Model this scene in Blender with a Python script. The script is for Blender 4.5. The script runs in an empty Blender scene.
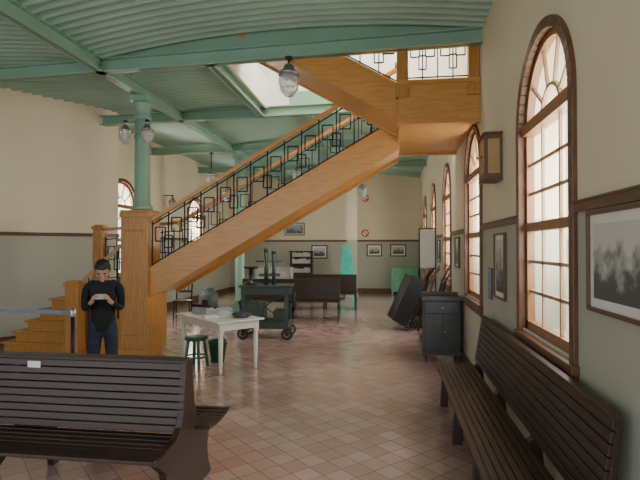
import bpy, bmesh, math, random
from mathutils import Vector, Matrix, Euler
random.seed(4)
R=math.radians
scene=bpy.context.scene
COL=scene.collection

# ------------------------------------------------------------ materials
def _base(name):
    m=bpy.data.materials.new(name); m.use_nodes=True
    nt=m.node_tree; p=nt.nodes['Principled BSDF']
    return m,nt,p
def M(name,col,rough=.5,metal=0,noise=.12,scale=6,bump=0,stretch=(1,1,1),emit=0,coat=0):
    m,nt,p=_base(name)
    p.inputs['Roughness'].default_value=rough
    p.inputs['Metallic'].default_value=metal
    p.inputs['Coat Weight'].default_value=coat
    tc=nt.nodes.new('ShaderNodeTexCoord'); mp=nt.nodes.new('ShaderNodeMapping')
    mp.inputs['Scale'].default_value=stretch
    nz=nt.nodes.new('ShaderNodeTexNoise'); nz.inputs['Scale'].default_value=scale; nz.inputs['Detail'].default_value=5
    nt.links.new(tc.outputs['Object'],mp.inputs[0]); nt.links.new(mp.outputs[0],nz.inputs['Vector'])
    cr=nt.nodes.new('ShaderNodeValToRGB')
    cr.color_ramp.elements[0].position=.3; cr.color_ramp.elements[1].position=.7
    cr.color_ramp.elements[0].color=[max(0,c*(1-noise)) for c in col]+[1]
    cr.color_ramp.elements[1].color=[min(1,c*(1+noise)) for c in col]+[1]
    nt.links.new(nz.outputs['Fac'],cr.inputs[0]); nt.links.new(cr.outputs[0],p.inputs['Base Color'])
    if bump:
        b=nt.nodes.new('ShaderNodeBump'); b.inputs['Strength'].default_value=bump; b.inputs['Distance'].default_value=.01
        nt.links.new(nz.outputs['Fac'],b.inputs['Height']); nt.links.new(b.outputs[0],p.inputs['Normal'])
    return m
def wall_mat():
    m,nt,p=_base('painted_plaster'); p.inputs['Roughness'].default_value=.75
    g=nt.nodes.new('ShaderNodeNewGeometry'); s=nt.nodes.new('ShaderNodeSeparateXYZ')
    nt.links.new(g.outputs['Position'],s.inputs[0])
    gt=nt.nodes.new('ShaderNodeMath'); gt.operation='GREATER_THAN'; gt.inputs[1].default_value=1.99
    nt.links.new(s.outputs['Z'],gt.inputs[0])
    mx=nt.nodes.new('ShaderNodeMix'); mx.data_type='RGBA'
    mx.inputs[6].default_value=(.43,.43,.35,1); mx.inputs[7].default_value=(.76,.665,.48,1)
    nt.links.new(gt.outputs[0],mx.inputs[0])
    nz=nt.nodes.new('ShaderNodeTexNoise'); nz.inputs['Scale'].default_value=1.3; nz.inputs['Detail'].default_value=6
    nt.links.new(g.outputs['Position'],nz.inputs['Vector'])
    mr=nt.nodes.new('ShaderNodeMapRange'); mr.inputs[3].default_value=.92; mr.inputs[4].default_value=1.06
    nt.links.new(nz.outputs['Fac'],mr.inputs[0])
    vm=nt.nodes.new('ShaderNodeVectorMath'); vm.operation='SCALE'
    nt.links.new(mx.outputs[2],vm.inputs[0]); nt.links.new(mr.outputs[0],vm.inputs['Scale'])
    nt.links.new(vm.outputs[0],p.inputs['Base Color'])
    return m
def floor_mat():
    m,nt,p=_base('terracotta_tiles')
    tc=nt.nodes.new('ShaderNodeTexCoord')
    mpr=nt.nodes.new('ShaderNodeMapping'); mpr.inputs['Rotation'].default_value=(0,0,R(45))
    nt.links.new(tc.outputs['Object'],mpr.inputs[0])
    br=nt.nodes.new('ShaderNodeTexBrick'); br.offset=0; br.squash=1
    br.inputs['Scale'].default_value=1; br.inputs['Brick Width'].default_value=.18; br.inputs['Row Height'].default_value=.18
    br.inputs['Mortar Size'].default_value=.005; br.inputs['Mortar Smooth'].default_value=.3; br.inputs['Bias'].default_value=-.1
    br.inputs['Color1'].default_value=(.43,.265,.225,1); br.inputs['Color2'].default_value=(.54,.39,.35,1)
    br.inputs['Mortar'].default_value=(.25,.165,.145,1)
    nt.links.new(mpr.outputs[0],br.inputs['Vector'])
    nz=nt.nodes.new('ShaderNodeTexNoise'); nz.inputs['Scale'].default_value=2.2; nz.inputs['Detail'].default_value=7
    nt.links.new(tc.outputs['Object'],nz.inputs['Vector'])
    mr=nt.nodes.new('ShaderNodeMapRange'); mr.inputs[3].default_value=.8; mr.inputs[4].default_value=1.2
    nt.links.new(nz.outputs['Fac'],mr.inputs[0])
    vm=nt.nodes.new('ShaderNodeVectorMath'); vm.operation='SCALE'
    nt.links.new(br.outputs['Color'],vm.inputs[0]); nt.links.new(mr.outputs[0],vm.inputs['Scale'])
    nt.links.new(vm.outputs[0],p.inputs['Base Color'])
    r2=nt.nodes.new('ShaderNodeMapRange'); r2.inputs[3].default_value=.10; r2.inputs[4].default_value=.26
    nt.links.new(nz.outputs['Fac'],r2.inputs[0]); nt.links.new(r2.outputs[0],p.inputs['Roughness'])
    b=nt.nodes.new('ShaderNodeBump'); b.inputs['Strength'].default_value=.25; b.inputs['Distance'].default_value=.003; b.invert=True
    nt.links.new(br.outputs['Fac'],b.inputs['Height']); nt.links.new(b.outputs[0],p.inputs['Normal'])
    p.inputs['Coat Weight'].default_value=.5; p.inputs['Coat Roughness'].default_value=.14
    return m
def wood(name,c1,c2,rough=.3,grain=(1.2,14,14),scale=3):
    m,nt,p=_base(name); p.inputs['Roughness'].default_value=rough
    tc=nt.nodes.new('ShaderNodeTexCoord'); mp=nt.nodes.new('ShaderNodeMapping'); mp.inputs['Scale'].default_value=grain
    nz=nt.nodes.new('ShaderNodeTexNoise'); nz.inputs['Scale'].default_value=scale; nz.inputs['Detail'].default_value=6; nz.inputs['Distortion'].default_value=.6
    nt.links.new(tc.outputs['Object'],mp.inputs[0]); nt.links.new(mp.outputs[0],nz.inputs['Vector'])
    cr=nt.nodes.new('ShaderNodeValToRGB'); cr.color_ramp.elements[0].position=.3; cr.color_ramp.elements[1].position=.72
    cr.color_ramp.elements[0].color=list(c1)+[1]; cr.color_ramp.elements[1].color=list(c2)+[1]
    nt.links.new(nz.outputs['Fac'],cr.inputs[0]); nt.links.new(cr.outputs[0],p.inputs['Base Color'])
    return m
def print_mat(name,seed,hi=.55,lo=.06):
    m,nt,p=_base(name); p.inputs['Roughness'].default_value=.35
    tc=nt.nodes.new('ShaderNodeTexCoord'); mp=nt.nodes.new('ShaderNodeMapping'); mp.inputs['Location'].default_value=(seed,seed*.7,0)
    nz=nt.nodes.new('ShaderNodeTexNoise'); nz.inputs['Scale'].default_value=11; nz.inputs['Detail'].default_value=9
    nt.links.new(tc.outputs['Object'],mp.inputs[0]); nt.links.new(mp.outputs[0],nz.inputs['Vector'])
    s=nt.nodes.new('ShaderNodeSeparateXYZ'); nt.links.new(tc.outputs['Generated'],s.inputs[0])
    a=nt.nodes.new('ShaderNodeMath'); a.operation='MULTIPLY_ADD'; a.inputs[1].default_value=.6; a.inputs[2].default_value=-.28
    nt.links.new(s.outputs['Z'],a.inputs[0])
    ad=nt.nodes.new('ShaderNodeMath'); ad.operation='ADD'; nt.links.new(a.outputs[0],ad.inputs[0]); nt.links.new(nz.outputs['Fac'],ad.inputs[1])
    cr=nt.nodes.new('ShaderNodeValToRGB'); cr.color_ramp.elements[0].position=.36; cr.color_ramp.elements[1].position=.66
    cr.color_ramp.elements[0].color=(lo,lo,lo*.95,1); cr.color_ramp.elements[1].color=(hi,hi*.98,hi*.92,1)
    nt.links.new(ad.outputs[0],cr.inputs[0]); nt.links.new(cr.outputs[0],p.inputs['Base Color'])
    return m
def glass_mat(name,tint=(.95,.95,.95),dust=.12):
    m=bpy.data.materials.new(name); m.use_nodes=True; nt=m.node_tree
    nt.nodes.clear()
    o=nt.nodes.new('ShaderNodeOutputMaterial'); t=nt.nodes.new('ShaderNodeBsdfTransparent'); t.inputs[0].default_value=list(tint)+[1]
    g=nt.nodes.new('ShaderNodeBsdfPrincipled'); g.inputs['Base Color'].default_value=(.8,.78,.72,1); g.inputs['Roughness'].default_value=.15
    mx=nt.nodes.new('ShaderNodeMixShader'); mx.inputs[0].default_value=dust
    nt.links.new(t.outputs[0],mx.inputs[1]); nt.links.new(g.outputs[0],mx.inputs[2]); nt.links.new(mx.outputs[0],o.inputs[0])
    return m

WALL=wall_mat(); FLOOR=floor_mat()
GREEN=M('green_painted_iron',(.23,.39,.29),.4,noise=.06,scale=2)
CEILG=M('green_painted_corrugated_sheet',(.33,.49,.385),.30,noise=.08,scale=1.2)
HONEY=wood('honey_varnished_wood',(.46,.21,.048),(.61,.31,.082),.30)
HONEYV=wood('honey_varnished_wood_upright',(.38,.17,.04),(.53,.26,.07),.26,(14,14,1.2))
MIDW=wood('golden_brown_wood',(.26,.13,.045),(.36,.19,.07),.4,(10,10,1.5))
REDW=wood('dark_brown_casing_wood',(.10,.043,.020),(.17,.075,.033),.4,(10,10,1.5))
SASHW=wood('orange_brown_sash_wood',(.24,.11,.045),(.35,.17,.075),.4,(10,10,1.5))
TANW=wood('tan_sash_wood',(.42,.27,.16),(.56,.38,.25),.45,(10,10,1.5))
DARK=wood('dark_brown_painted_wood',(.024,.012,.008),(.050,.026,.017),.40)
RAILW=wood('brown_rail_wood',(.10,.05,.026),(.16,.085,.042),.45)
IRON=M('black_wrought_iron',(.012,.012,.014),.5,metal=.3)
WHITEP=M('white_painted_wood',(.70,.70,.62),.45,noise=.06)
GLASS=glass_mat('window_glass',(.97,.97,.95),dust=.04)
LGLASS=glass_mat('lamp_glass',(.9,.92,.92),.45)
PLAS=M('cream_stairwell_plaster',(.78,.76,.70),.8,noise=.03)
MGREEN=M('machine_green_enamel',(.022,.05,.034),.4,noise=.2)
BLK=M('black_metal',(.025,.025,.028),.45,metal=.4)
GREYC=M('dark_blue_grey_paint',(.055,.06,.06),.45,noise=.15)
TURQ=M('turquoise_paint',(.08,.62,.52),.5)
LTG=M('pale_green_paint',(.22,.58,.38),.5)
CHROME=M('brushed_steel',(.5,.5,.5),.3,metal=.9)
WPAPER=M('white_card',(.78,.77,.72),.7,noise=.03)
REDP=M('red_sign_paint',(.60,.04,.03),.5)
LEATHER=M('black_leather_trunk',(.03,.022,.02),.5,noise=.3,scale=12)

# ------------------------------------------------------------ mesh builder
class B:
    def __init__(s): s.bm=bmesh.new(); s.mi=0
    def _f(s,vs,smooth=False):
        try:
            f=s.bm.faces.new(vs); f.smooth=smooth; f.material_index=s.mi; return f
        except ValueError: return None
    def box(s,x0,x1,y0,y1,z0,z1):
        v=[s.bm.verts.new(p) for p in ((x0,y0,z0),(x1,y0,z0),(x1,y1,z0),(x0,y1,z0),(x0,y0,z1),(x1,y0,z1),(x1,y1,z1),(x0,y1,z1))]
        for q in ((0,3,2,1),(4,5,6,7),(0,1,5,4),(1,2,6,5),(2,3,7,6),(3,0,4,7)): s._f([v[i] for i in q])
        return s
    def bar(s,p0,p1,w,t,up=(0,0,1)):
        p0=Vector(p0);p1=Vector(p1);d=(p1-p0).normalized();u=Vector(up)
        if abs(d.dot(u))>.98: u=Vector((0,1,0))
        a=d.cross(u).normalized();b=a.cross(d).normalized()
        c=[]
        for p in (p0,p1):
            for i,j in ((-1,-1),(1,-1),(1,1),(-1,1)): c.append(s.bm.verts.new(p+a*(w/2*i)+b*(t/2*j)))
        for q in ((3,2,1,0),(4,5,6,7),(0,1,5,4),(1,2,6,5),(2,3,7,6),(3,0,4,7)): s._f([c[i] for i in q])
        return s
    def cyl(s,p0,p1,r0,r1=None,seg=16):
        if r1 is None: r1=r0
        p0=Vector(p0);p1=Vector(p1);d=(p1-p0).normalized()
        u=Vector((0,0,1)) if abs(d.z)<.9 else Vector((1,0,0))
        a=d.cross(u).normalized();b=a.cross(d)
        A=[];C=[]
        for i in range(seg):
            t=2*math.pi*i/seg; o=a*math.cos(t)+b*math.sin(t)
            A.append(s.bm.verts.new(p0+o*r0)); C.append(s.bm.verts.new(p1+o*r1))
        for i in range(seg): j=(i+1)%seg; s._f([A[i],A[j],C[j],C[i]],True)
        s._f(A[::-1]); s._f(C); return s
    def lathe(s,prof,c=(0,0,0),seg=24,smooth=True):
        c=Vector(c);rings=[]
        for r,z in prof:
            rings.append([s.bm.verts.new(c+Vector((max(r,.0005)*math.cos(2*math.pi*i/seg),max(r,.0005)*math.sin(2*math.pi*i/seg),z))) for i in range(seg)])
        for a,b in zip(rings,rings[1:]):
            for i in range(seg): j=(i+1)%seg; s._f([a[i],a[j],b[j],b[i]],smooth)
        s._f(rings[0][::-1]); s._f(rings[-1]); return s
    def sph(s,c,r,rot=None,u=20,v=12):
        if not hasattr(r,'__len__'): r=(r,r,r)
        mt=Matrix.Translation(Vector(c))@(rot.to_4x4() if rot is not None else Matrix())@Matrix.Diagonal((r[0],r[1],r[2],1))
        res=bmesh.ops.create_uvsphere(s.bm,u_segments=u,v_segments=v,radius=1,matrix=mt)
        for vv in res['verts']:
            for f in vv.link_faces: f.smooth=True; f.material_index=s.mi
        return s
    def torus(s,c,Rr,r,axis=(0,0,1),seg=28,sub=8,a0=0,a1=2*math.pi):
        q=Vector((0,0,1)).rotation_difference(Vector(axis)); c=Vector(c); full=abs(a1-a0-2*math.pi)<1e-4
        n=seg if full else seg+1; rings=[]
        for i in range(n):
            t=a0+(a1-a0)*i/seg; ring=[]
            for j in range(sub):
                k=2*math.pi*j/sub; rr=Rr+r*math.cos(k)
                ring.append(s.bm.verts.new(c+q@Vector((rr*math.cos(t),rr*math.sin(t),r*math.sin(k)))))
            rings.append(ring)
        for i in range(seg):
            a=rings[i]; b=rings[(i+1)%n]
            for j in range(sub): k=(j+1)%sub; s._f([a[j],a[k],b[k],b[j]],True)
        return s
    def prism(s,pts,ext):
        e=Vector(ext); a=[s.bm.verts.new(Vector(p)) for p in pts]; b=[s.bm.verts.new(Vector(p)+e) for p in pts]
        s._f(a[::-1]); s._f(b); n=len(a)
        for i in range(n): j=(i+1)%n; s._f([a[i],a[j],b[j],b[i]])
        return s
    def strip(s,rows,smooth=False):
        V=[[s.bm.verts.new(p) for p in r] for r in rows]
        for a,b in zip(V,V[1:]):
            for i in range(len(a)-1): s._f([a[i],a[i+1],b[i+1],b[i]],smooth)
        return s
    def done(s,name,mats,parent=None,world=False,bevel=0,recalc=True,**props):
        if recalc: bmesh.ops.recalc_face_normals(s.bm,faces=s.bm.faces[:])
        if world and parent is not None:
            bmesh.ops.translate(s.bm,verts=s.bm.verts[:],vec=-Vector(parent.location))
        me=bpy.data.meshes.new(name); s.bm.to_mesh(me); s.bm.free()
        if not isinstance(mats,(list,tuple)): mats=[mats]
        for m in mats: me.materials.append(m)
        o=bpy.data.objects.new(name,me); COL.objects.link(o)
        if parent is not None: o.parent=parent
        if bevel:
            b=o.modifiers.new('bevel','BEVEL'); b.width=bevel; b.segments=2; b.limit_method='ANGLE'; b.angle_limit=R(40)
        for k,v in props.items(): o[k]=v
        return o
def thing(name,label,cat,loc=(0,0,0),rz=0,rx=0,ry=0,group=None):
    e=bpy.data.objects.new(name,None); COL.objects.link(e); e.empty_display_size=.2
    e.location=loc; e.rotation_euler=(rx,ry,rz); e['label']=label; e['category']=cat
    if group: e['group']=group
    return e
ST=dict(kind='structure')

W=1.1; YF=19.2; ZB=4.2; ZR=1.99; XL=-6.3
# ------------------------------------------------------------ floor
b=B(); b.strip([[(-9.5,-4,0),(W+.3,-4,0)],[(-9.5,YF+.2,0),(W+.3,YF+.2,0)]]); b.done('floor',FLOOR,recalc=False,**ST)

# ------------------------------------------------------------ right wall with arched openings
WW=1.20; ZS=1.07; ZSP=2.71
centers=[0.75,3.81,6.88,9.95,13.02,16.1]
def wall_with_arches(name,axis_pts,cs,zt,x,thick,half,zs,zsp):
    b=B(); y=axis_pts[0]; nseg=20
    def q(y0,y1,z0,z1,xx): b.strip([[(xx,y0,z0),(xx,y1,z0)],[(xx,y0,z1),(xx,y1,z1)]])
    for xx in (x,x+thick):
        y=axis_pts[0]
        for c in cs:
            q(y,c-half,0,zt,xx); q(c-half,c+half,0,zs,xx)
            top=[];bot=[]
            for i in range(nseg+1):
                t=math.pi-math.pi*i/nseg; yy=c+half*math.cos(t); bot.append((xx,yy,zsp+half*math.sin(t))); top.append((xx,yy,zt))
            b.strip([bot,top]); y=c+half
        q(y,axis_pts[1],0,zt,xx)
    for c in cs:
        path=[(c-half,zs),(c-half,zsp)]+[(c+half*math.cos(math.pi-math.pi*i/nseg),zsp+half*math.sin(math.pi*i/nseg)) for i in range(1,nseg)]+[(c+half,zsp),(c+half,zs),(c-half,zs)]
        b.strip([[(x,p[0],p[1]) for p in path],[(x+thick,p[0],p[1]) for p in path]])
    return b.done(name,WALL,recalc=False,**ST)
HALF=WW/2
wall_with_arches('wall_right',(-4,YF),centers,7.6,W,.35,HALF,ZS,ZSP)
wall_with_arches('wall_left',(9.95,YF),[11.1,15.6],5.0,XL,-.35,HALF,ZS,ZSP)

def window(n,x,c,sgn):
    def X(d): return x+sgn*d
    def bx(b,d0,d1,y0,y1,z0,z1):
        a,e=sorted((X(d0),X(d1))); b.box(a,e,y0,y1,z0,z1)
    def arc(b,r0,r1,d0,d1,seg=24):
        P=[]
        for i in range(seg+1):
            t=math.pi*i/seg; P.append((math.cos(t),math.sin(t)))
        for i in range(seg):
            (c0,s0),(c1,s1)=P[i],P[i+1]
            v=[]
            for d in (d0,d1):
                for r,cc,ss in ((r0,c0,s0),(r1,c0,s0),(r1,c1,s1),(r0,c1,s1)):
                    v.append(b.bm.verts.new((X(d),c+r*cc,ZSP+r*ss)))
            for q in ((0,1,2,3),(7,6,5,4),(0,4,5,1),(1,5,6,2),(2,6,7,3),(3,7,4,0)): b._f([v[k] for k in q])
    b=B(); h=HALF; o=.07
    bx(b,-.03,.03,c-h-o,c-h+.01,ZS-.06,ZSP); bx(b,-.03,.03,c+h-.01,c+h+o,ZS-.06,ZSP); arc(b,h-.01,h+o,-.03,.03)
    bx(b,-.05,.06,c-h-o-.02,c+h+o+.02,ZS-.08,ZS-.02)
    bx(b,-.03,.03,c-h-o,c+h+o,ZS-.16,ZS-.08)
    top=b.done('window_%d'%n,REDW,bevel=.006,**ST)
    b=B()
    bx(b,.03,.09,c-h,c-h+.055,ZS,ZSP); bx(b,.03,.09,c+h-.055,c+h,ZS,ZSP); bx(b,.03,.09,c-h,c+h,ZS-.02,ZS+.07)
    bx(b,.0,.10,c-h,c+h,ZSP-.04,ZSP+.05); arc(b,h-.055,h,.03,.09)
    zm=(ZS+ZSP)/2+.02
    bx(b,.02,.09,c-h,c+h,zm-.035,zm+.035)
    b.done('sash_frame',SASHW,top,label='orange-brown wooden sash frame')
    b=B()
    for k in (-1,1): bx(b,.048,.068,c+k*h/3-.013,c+k*h/3+.013,ZS,ZSP)
    for z0,z1,nn in ((ZS+.07,zm-.035,2),(zm+.035,ZSP-.05,2)):
        for i in range(1,nn+1):
            z=z0+(z1-z0)*i/(nn+1); bx(b,.048,.068,c-h,c+h,z-.013,z+.013)
    arc(b,.21,.235,.045,.075,14)
    for a in (36,72,108,144):
        ca,sa=math.cos(R(a)),math.sin(R(a))
        b.bar((X(.06),c+.22*ca,ZSP+.22*sa),(X(.06),c+(h-.03)*ca,ZSP+(h-.03)*sa),.022,.022)
    b.done('muntin',TANW,top,label='tan wooden glazing bars')
    b=B(); xx=X(.06)
    pts=[(xx,c-h,ZS),(xx,c+h,ZS),(xx,c+h,ZSP)]+[(xx,c+h*math.cos(math.pi*i/20),ZSP+h*math.sin(math.pi*i/20)) for i in range(1,20)]+[(xx,c-h,ZSP)]
    b._f([b.bm.verts.new(p) for p in pts]); b.done('glass_pane',GLASS,top)
for i,c in enumerate(centers): window(i+1,W,c,1)
for i,c in enumerate([11.1,15.6]): window(i+7,XL,c,-1)

edges=[-4]+sum([[c-HALF-.07,c+HALF+.07] for c in centers],[])+[YF]
b=B()
for i in range(0,len(edges),2): b.box(W-.025,W+.01,edges[i],edges[i+1],ZR-.035,ZR+.025); b.box(W-.035,W+.01,edges[i],edges[i+1],ZR+.018,ZR+.03)
b.done('trim_1',RAILW,**ST)
b=B(); b.box(W-.02,W+.01,-4,YF,0,.16); b.done('baseboard_right',RAILW,**ST)
b=B(); b.strip([[(XL-.3,YF,0),(W+.3,YF,0)],[(XL-.3,YF,5),(W+.3,YF,5)]]); b.done('wall_far',WALL,recalc=False,**ST)
b=B(); b.box(XL,W,YF-.03,YF+.01,ZR-.04,ZR+.035); b.done('trim_2',RAILW,**ST)
b=B(); b.box(XL,W,YF-.03,YF+.01,0,.17); b.done('baseboard_far',RAILW,**ST)
ctrl=[(-9.7,6.9),(-9.2,6.95),(-8.0,7.15),(-7.05,7.65),(-6.4,8.55),(-5.85,9.2),(-5.62,9.62),(-5.75,9.9),(-6.05,9.97),(-6.4,9.98)]
def cat(P,n=6):
    out=[]
    for i in range(1,len(P)-2):
        p0,p1,p2,p3=[Vector(p) for p in P[i-1:i+3]]
        for k in range(n):
            t=k/n; out.append(.5*((2*p1)+(p2-p0)*t+(2*p0-5*p1+4*p2-p3)*t*t+(3*p1-p0-3*p2+p3)*t**3))
    out.append(Vector(P[-2])); return out
cp=cat(ctrl)
b=B(); b.strip([[(p.x,p.y,0) for p in cp],[(p.x,p.y,5) for p in cp]],True); b.done('wall_curved',WALL,recalc=False,**ST)
def offs(P,d):
    o=[]
    for i,p in enumerate(P):
        a=P[max(0,i-1)];c=P[min(len(P)-1,i+1)]; t=(c-a).normalized(); o.append(p+Vector((t.y,-t.x))*d)
    return o
def curve_trim(name,z0,z1,d):
    o=offs(cp,d); b=B()
    b.strip([[(p.x,p.y,z0) for p in cp],[(p.x,p.y,z0) for p in o],[(p.x,p.y,z1) for p in o],[(p.x,p.y,z1) for p in cp]]); b.done(name,RAILW,**ST)
curve_trim('trim_3',ZR-.035,ZR+.03,.03); curve_trim('baseboard_curved',0,.16,.025)
b=B()
for y0,y1 in ((9.98,11.1-HALF-.08),(11.1+HALF+.08,15.6-HALF-.08),(15.6+HALF+.08,YF)): b.box(XL-.01,XL+.03,y0,y1,ZR-.04,ZR+.035)
b.done('trim_4',RAILW,**ST)
b=B(); b.box(XL-.01,XL+.03,9.98,YF,0,.16); b.done('baseboard_left',RAILW,**ST)
b=B(); b.strip([[(-9.2,-4,0),(-9.2,6.97,0)],[(-9.2,-4,5),(-9.2,6.97,5)]]); b.done('wall_side',WALL,recalc=False,**ST)

# ------------------------------------------------------------ corrugated ceiling
VR=.20; VS=ZB+.20; PITCH=.15; Y2=8.95; XW=-2.28
def vz(x,xa,xb,rise): return VS+rise*(1-((x-(xa+xb)/2)/((xb-xa)/2))**2)
b=B()
def vault(xa,xb,ya,yb,rise):
    ny=int((yb-ya)/(PITCH/8))+1; nx=16 if xb-xa>2.5 else 8
    rows=[]
    for j in range(ny+1):
        y=ya+(yb-ya)*j/ny
        rows.append([(xa+(xb-xa)*i/nx, y+(W-(xa+(xb-xa)*i/nx))*.06, vz(xa+(xb-xa)*i/nx,xa,xb,rise)+.046*math.sin(2*math.pi*y/PITCH)) for i in range(nx+1)])
    b.strip(rows,True)
vault(-4.03,W,-4,6.23,VR); vault(-4.03,XW,6.23,Y2+.03,.06); vault(-4.03,W,Y2+.0,YF,VR)
vault(-9.3,-4.03,-4,YF,VR)
b.done('ceiling',CEILG,recalc=False,**ST)
tn=[5]
def ibeam(p0,p1,h=.19,w=.13,infill=None):
    p0=Vector(p0);p1=Vector(p1); b=B(); z=Vector((0,0,1))
    b.bar(p0+z*.012,p1+z*.012,w,.024); b.bar(p0+z*(h-.012),p1+z*(h-.012),w,.024); b.bar(p0+z*h/2,p1+z*h/2,.02,h)
    b.done('trim_%d'%tn[0],GREEN,**ST); tn[0]+=1
    if infill:
        xa,xb=infill; n=16; b=B()
        lo=[];hi=[]
        for i in range(n+1):
            x=xa+(xb-xa)*i/n; t=(x-p0.x)/(p1.x-p0.x); y=p0.y+(p1.y-p0.y)*t
            lo.append((x,y,ZB+.15)); hi.append((x,y,vz(x,xa,xb,VR)+.05))
        b.strip([lo,hi]); b.done('trim_%d'%tn[0],GREEN,recalc=False,**ST); tn[0]+=1
def sk(y,x): return y+(W-x)*.06
ibeam((W,6.2,ZB),(-9.2,sk(6.2,-9.2),ZB),infill=(-4.03,W)); ibeam((W,Y2,ZB),(-5.8,sk(Y2,-5.8),ZB),infill=(-4.03,W))
for y in (12.1,15.4): ibeam((W,y,ZB),(XL,sk(y,XL),ZB))
ibeam((W,3.0,ZB),(-9.2,sk(3.0,-9.2),ZB))
ibeam((-4.03,-4,ZB),(-4.03,YF,ZB)); ibeam((-2.4,6.4,ZB),(-2.4,9.15,ZB)); ibeam((-1.5,9.15,ZB+.0),(-1.5,YF,ZB+.0))
b=B(); b.prism([(W,6.27,ZB+.15),(XW,6.45,ZB+.15),(XW,6.45,7.6),(W,6.27,7.6)],(0,.03,0)); b.prism([(W,Y2+.02,ZB+.1),(XW,Y2+.20,ZB+.1),(XW,Y2+.20,7.6),(W,Y2+.02,7.6)],(0,.03,0)); b.box(XW-.04,XW,6.43,Y2+.22,ZB+.15,4.95)
b.box(-4.5,XW,6.26,9.4,4.93,4.97); b.box(-4.5,-4.46,6.26,9.4,4.95,7.6); b.box(-4.5,XW,6.26,6.3,4.95,7.6); b.box(-4.5,XW,9.2,9.24,4.95,7.6)
b.done('wall_stairwell',PLAS,**ST)
b=B(); b.box(-4.6,W+.3,6.2,9.45,7.6,7.65); b.done('ceiling_stairwell',PLAS,**ST)
b=B(); b.box(-1.5,-1.15,17.3,17.65,0,ZB+.3); b.box(-1.53,-1.12,17.27,17.68,0,.18); b.done('wall_pilaster',WALL,**ST)

# ------------------------------------------------------------ columns
def column(x,y,tall):
    r=thing('column','green cast-iron column on a tall honey wood plinth beside the staircase' if tall else 'slim green cast-iron column with round capital','column',(x,y,0))
    z0=2.34 if tall else .25
    if tall:
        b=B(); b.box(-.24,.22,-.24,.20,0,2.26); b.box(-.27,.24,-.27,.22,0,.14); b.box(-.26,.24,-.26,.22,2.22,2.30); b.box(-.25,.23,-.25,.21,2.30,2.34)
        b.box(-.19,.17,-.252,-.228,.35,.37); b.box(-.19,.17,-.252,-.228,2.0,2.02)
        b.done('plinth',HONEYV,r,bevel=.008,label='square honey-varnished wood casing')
    else:
        b=B(); b.box(-.2,.2,-.2,.2,0,.25); b.done('plinth',GREEN,r,bevel=.01)
    b=B(); b.lathe([(.17,z0),(.17,z0+.06),(.14,z0+.09),(.125,z0+.14),(.12,3.6),(.118,3.88)],seg=28); b.done('shaft',GREEN,r)
    b=B(); b.lathe([(.118,3.82),(.135,3.84),(.135,3.88),(.12,3.90),(.125,3.98),(.145,4.07),(.15,4.11)],seg=28)
    b.box(-.155,.155,-.155,.155,4.11,4.20)
    b.lathe([(.12,3.5),(.135,3.52),(.135,3.56),(.12,3.58)],seg=28)
    b.done('capital',GREEN,r)
    return r
column(-4.01,7.67,True); column(-4.03,13.1,False)

# ------------------------------------------------------------ lamps
def lamp_parts(r,s,drop):
    b=B(); b.cyl((0,0,drop),(0,0,.20*s),.008*s+.004); b.lathe([(.05*s,drop-.03),(.05*s,drop)],seg=16); b.done('rod',BLK,r)
    b=B(); b.lathe([(.03*s,.24*s),(.06*s,.22*s),(.07*s,.17*s),(.14*s,.12*s),(.145*s,.10*s),(.12*s,.10*s)],seg=24); b.done('lamp_cap',CHROME,r,label='metal cap')
    b=B(); b.lathe([(.105*s,.10*s),(.125*s,.04*s),(.12*s,-.04*s),(.09*s,-.12*s),(.04*s,-.17*s),(.001,-.18*s)],seg=24); b.done('lamp_shade',LGLASS,r,label='ribbed glass jar shade')
    b=B()
    for k in range(8):
        t=k*math.pi/4; P=[(.13*s,.10*s),(.135*s,.0),(.115*s,-.09*s),(.06*s,-.17*s),(.0,-.19*s)]
        for (r0,z0),(r1,z1) in zip(P,P[1:]): b.cyl((r0*math.cos(t),r0*math.sin(t),z0),(r1*math.cos(t),r1*math.sin(t),z1),.004*s,seg=6)
    b.torus((0,0,.0),.135*s,.005*s); b.torus((0,0,-.09*s),.116*s,.005*s); b.done('cage',CHROME,r)
r=thing('pendant_lamp','caged glass jar pendant lamp hanging close under a green beam','lamp',(-1.29,sk(6.2,-1.29)-.05,3.87)); lamp_parts(r,1.0,.33)
for (x,y,z) in ((-4.6,sk(12.1,-4.6),3.5),(-.86,sk(15.4,-.86),3.45),(-2.3,sk(12.1,-2.3),3.55),(-6.5,sk(6.2,-6.5),3.65),(-5.3,sk(15.4,-5.3),3.4)):
    r=thing('pendant_lamp','small caged glass pendant lamp hanging from a green beam','lamp',(x,y,z)); lamp_parts(r,1.05,ZB-z+.0)
for dx in (-.16,.21):
    r=thing('bracket_lamp','caged glass lamp on a green iron bracket of the column','lamp',(-4.01+dx,7.42,3.52)); lamp_parts(r,.72,.24)
    b=B(); b.bar((0,0,.24),(-dx*.6,.18,.31),.02,.02); b.bar((0,0,.24),(0,0,.16),.02,.02); b.done('bracket',GREEN,r)
r=thing('wall_lantern','small glass lantern on the cream wall','lamp',(-6.05,13.3,2.95)); lamp_parts(r,.8,.25)
b=B(); b.bar((0,0,.25),(-.25,0,.25),.02,.02); b.done('bracket',BLK,r)

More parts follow.
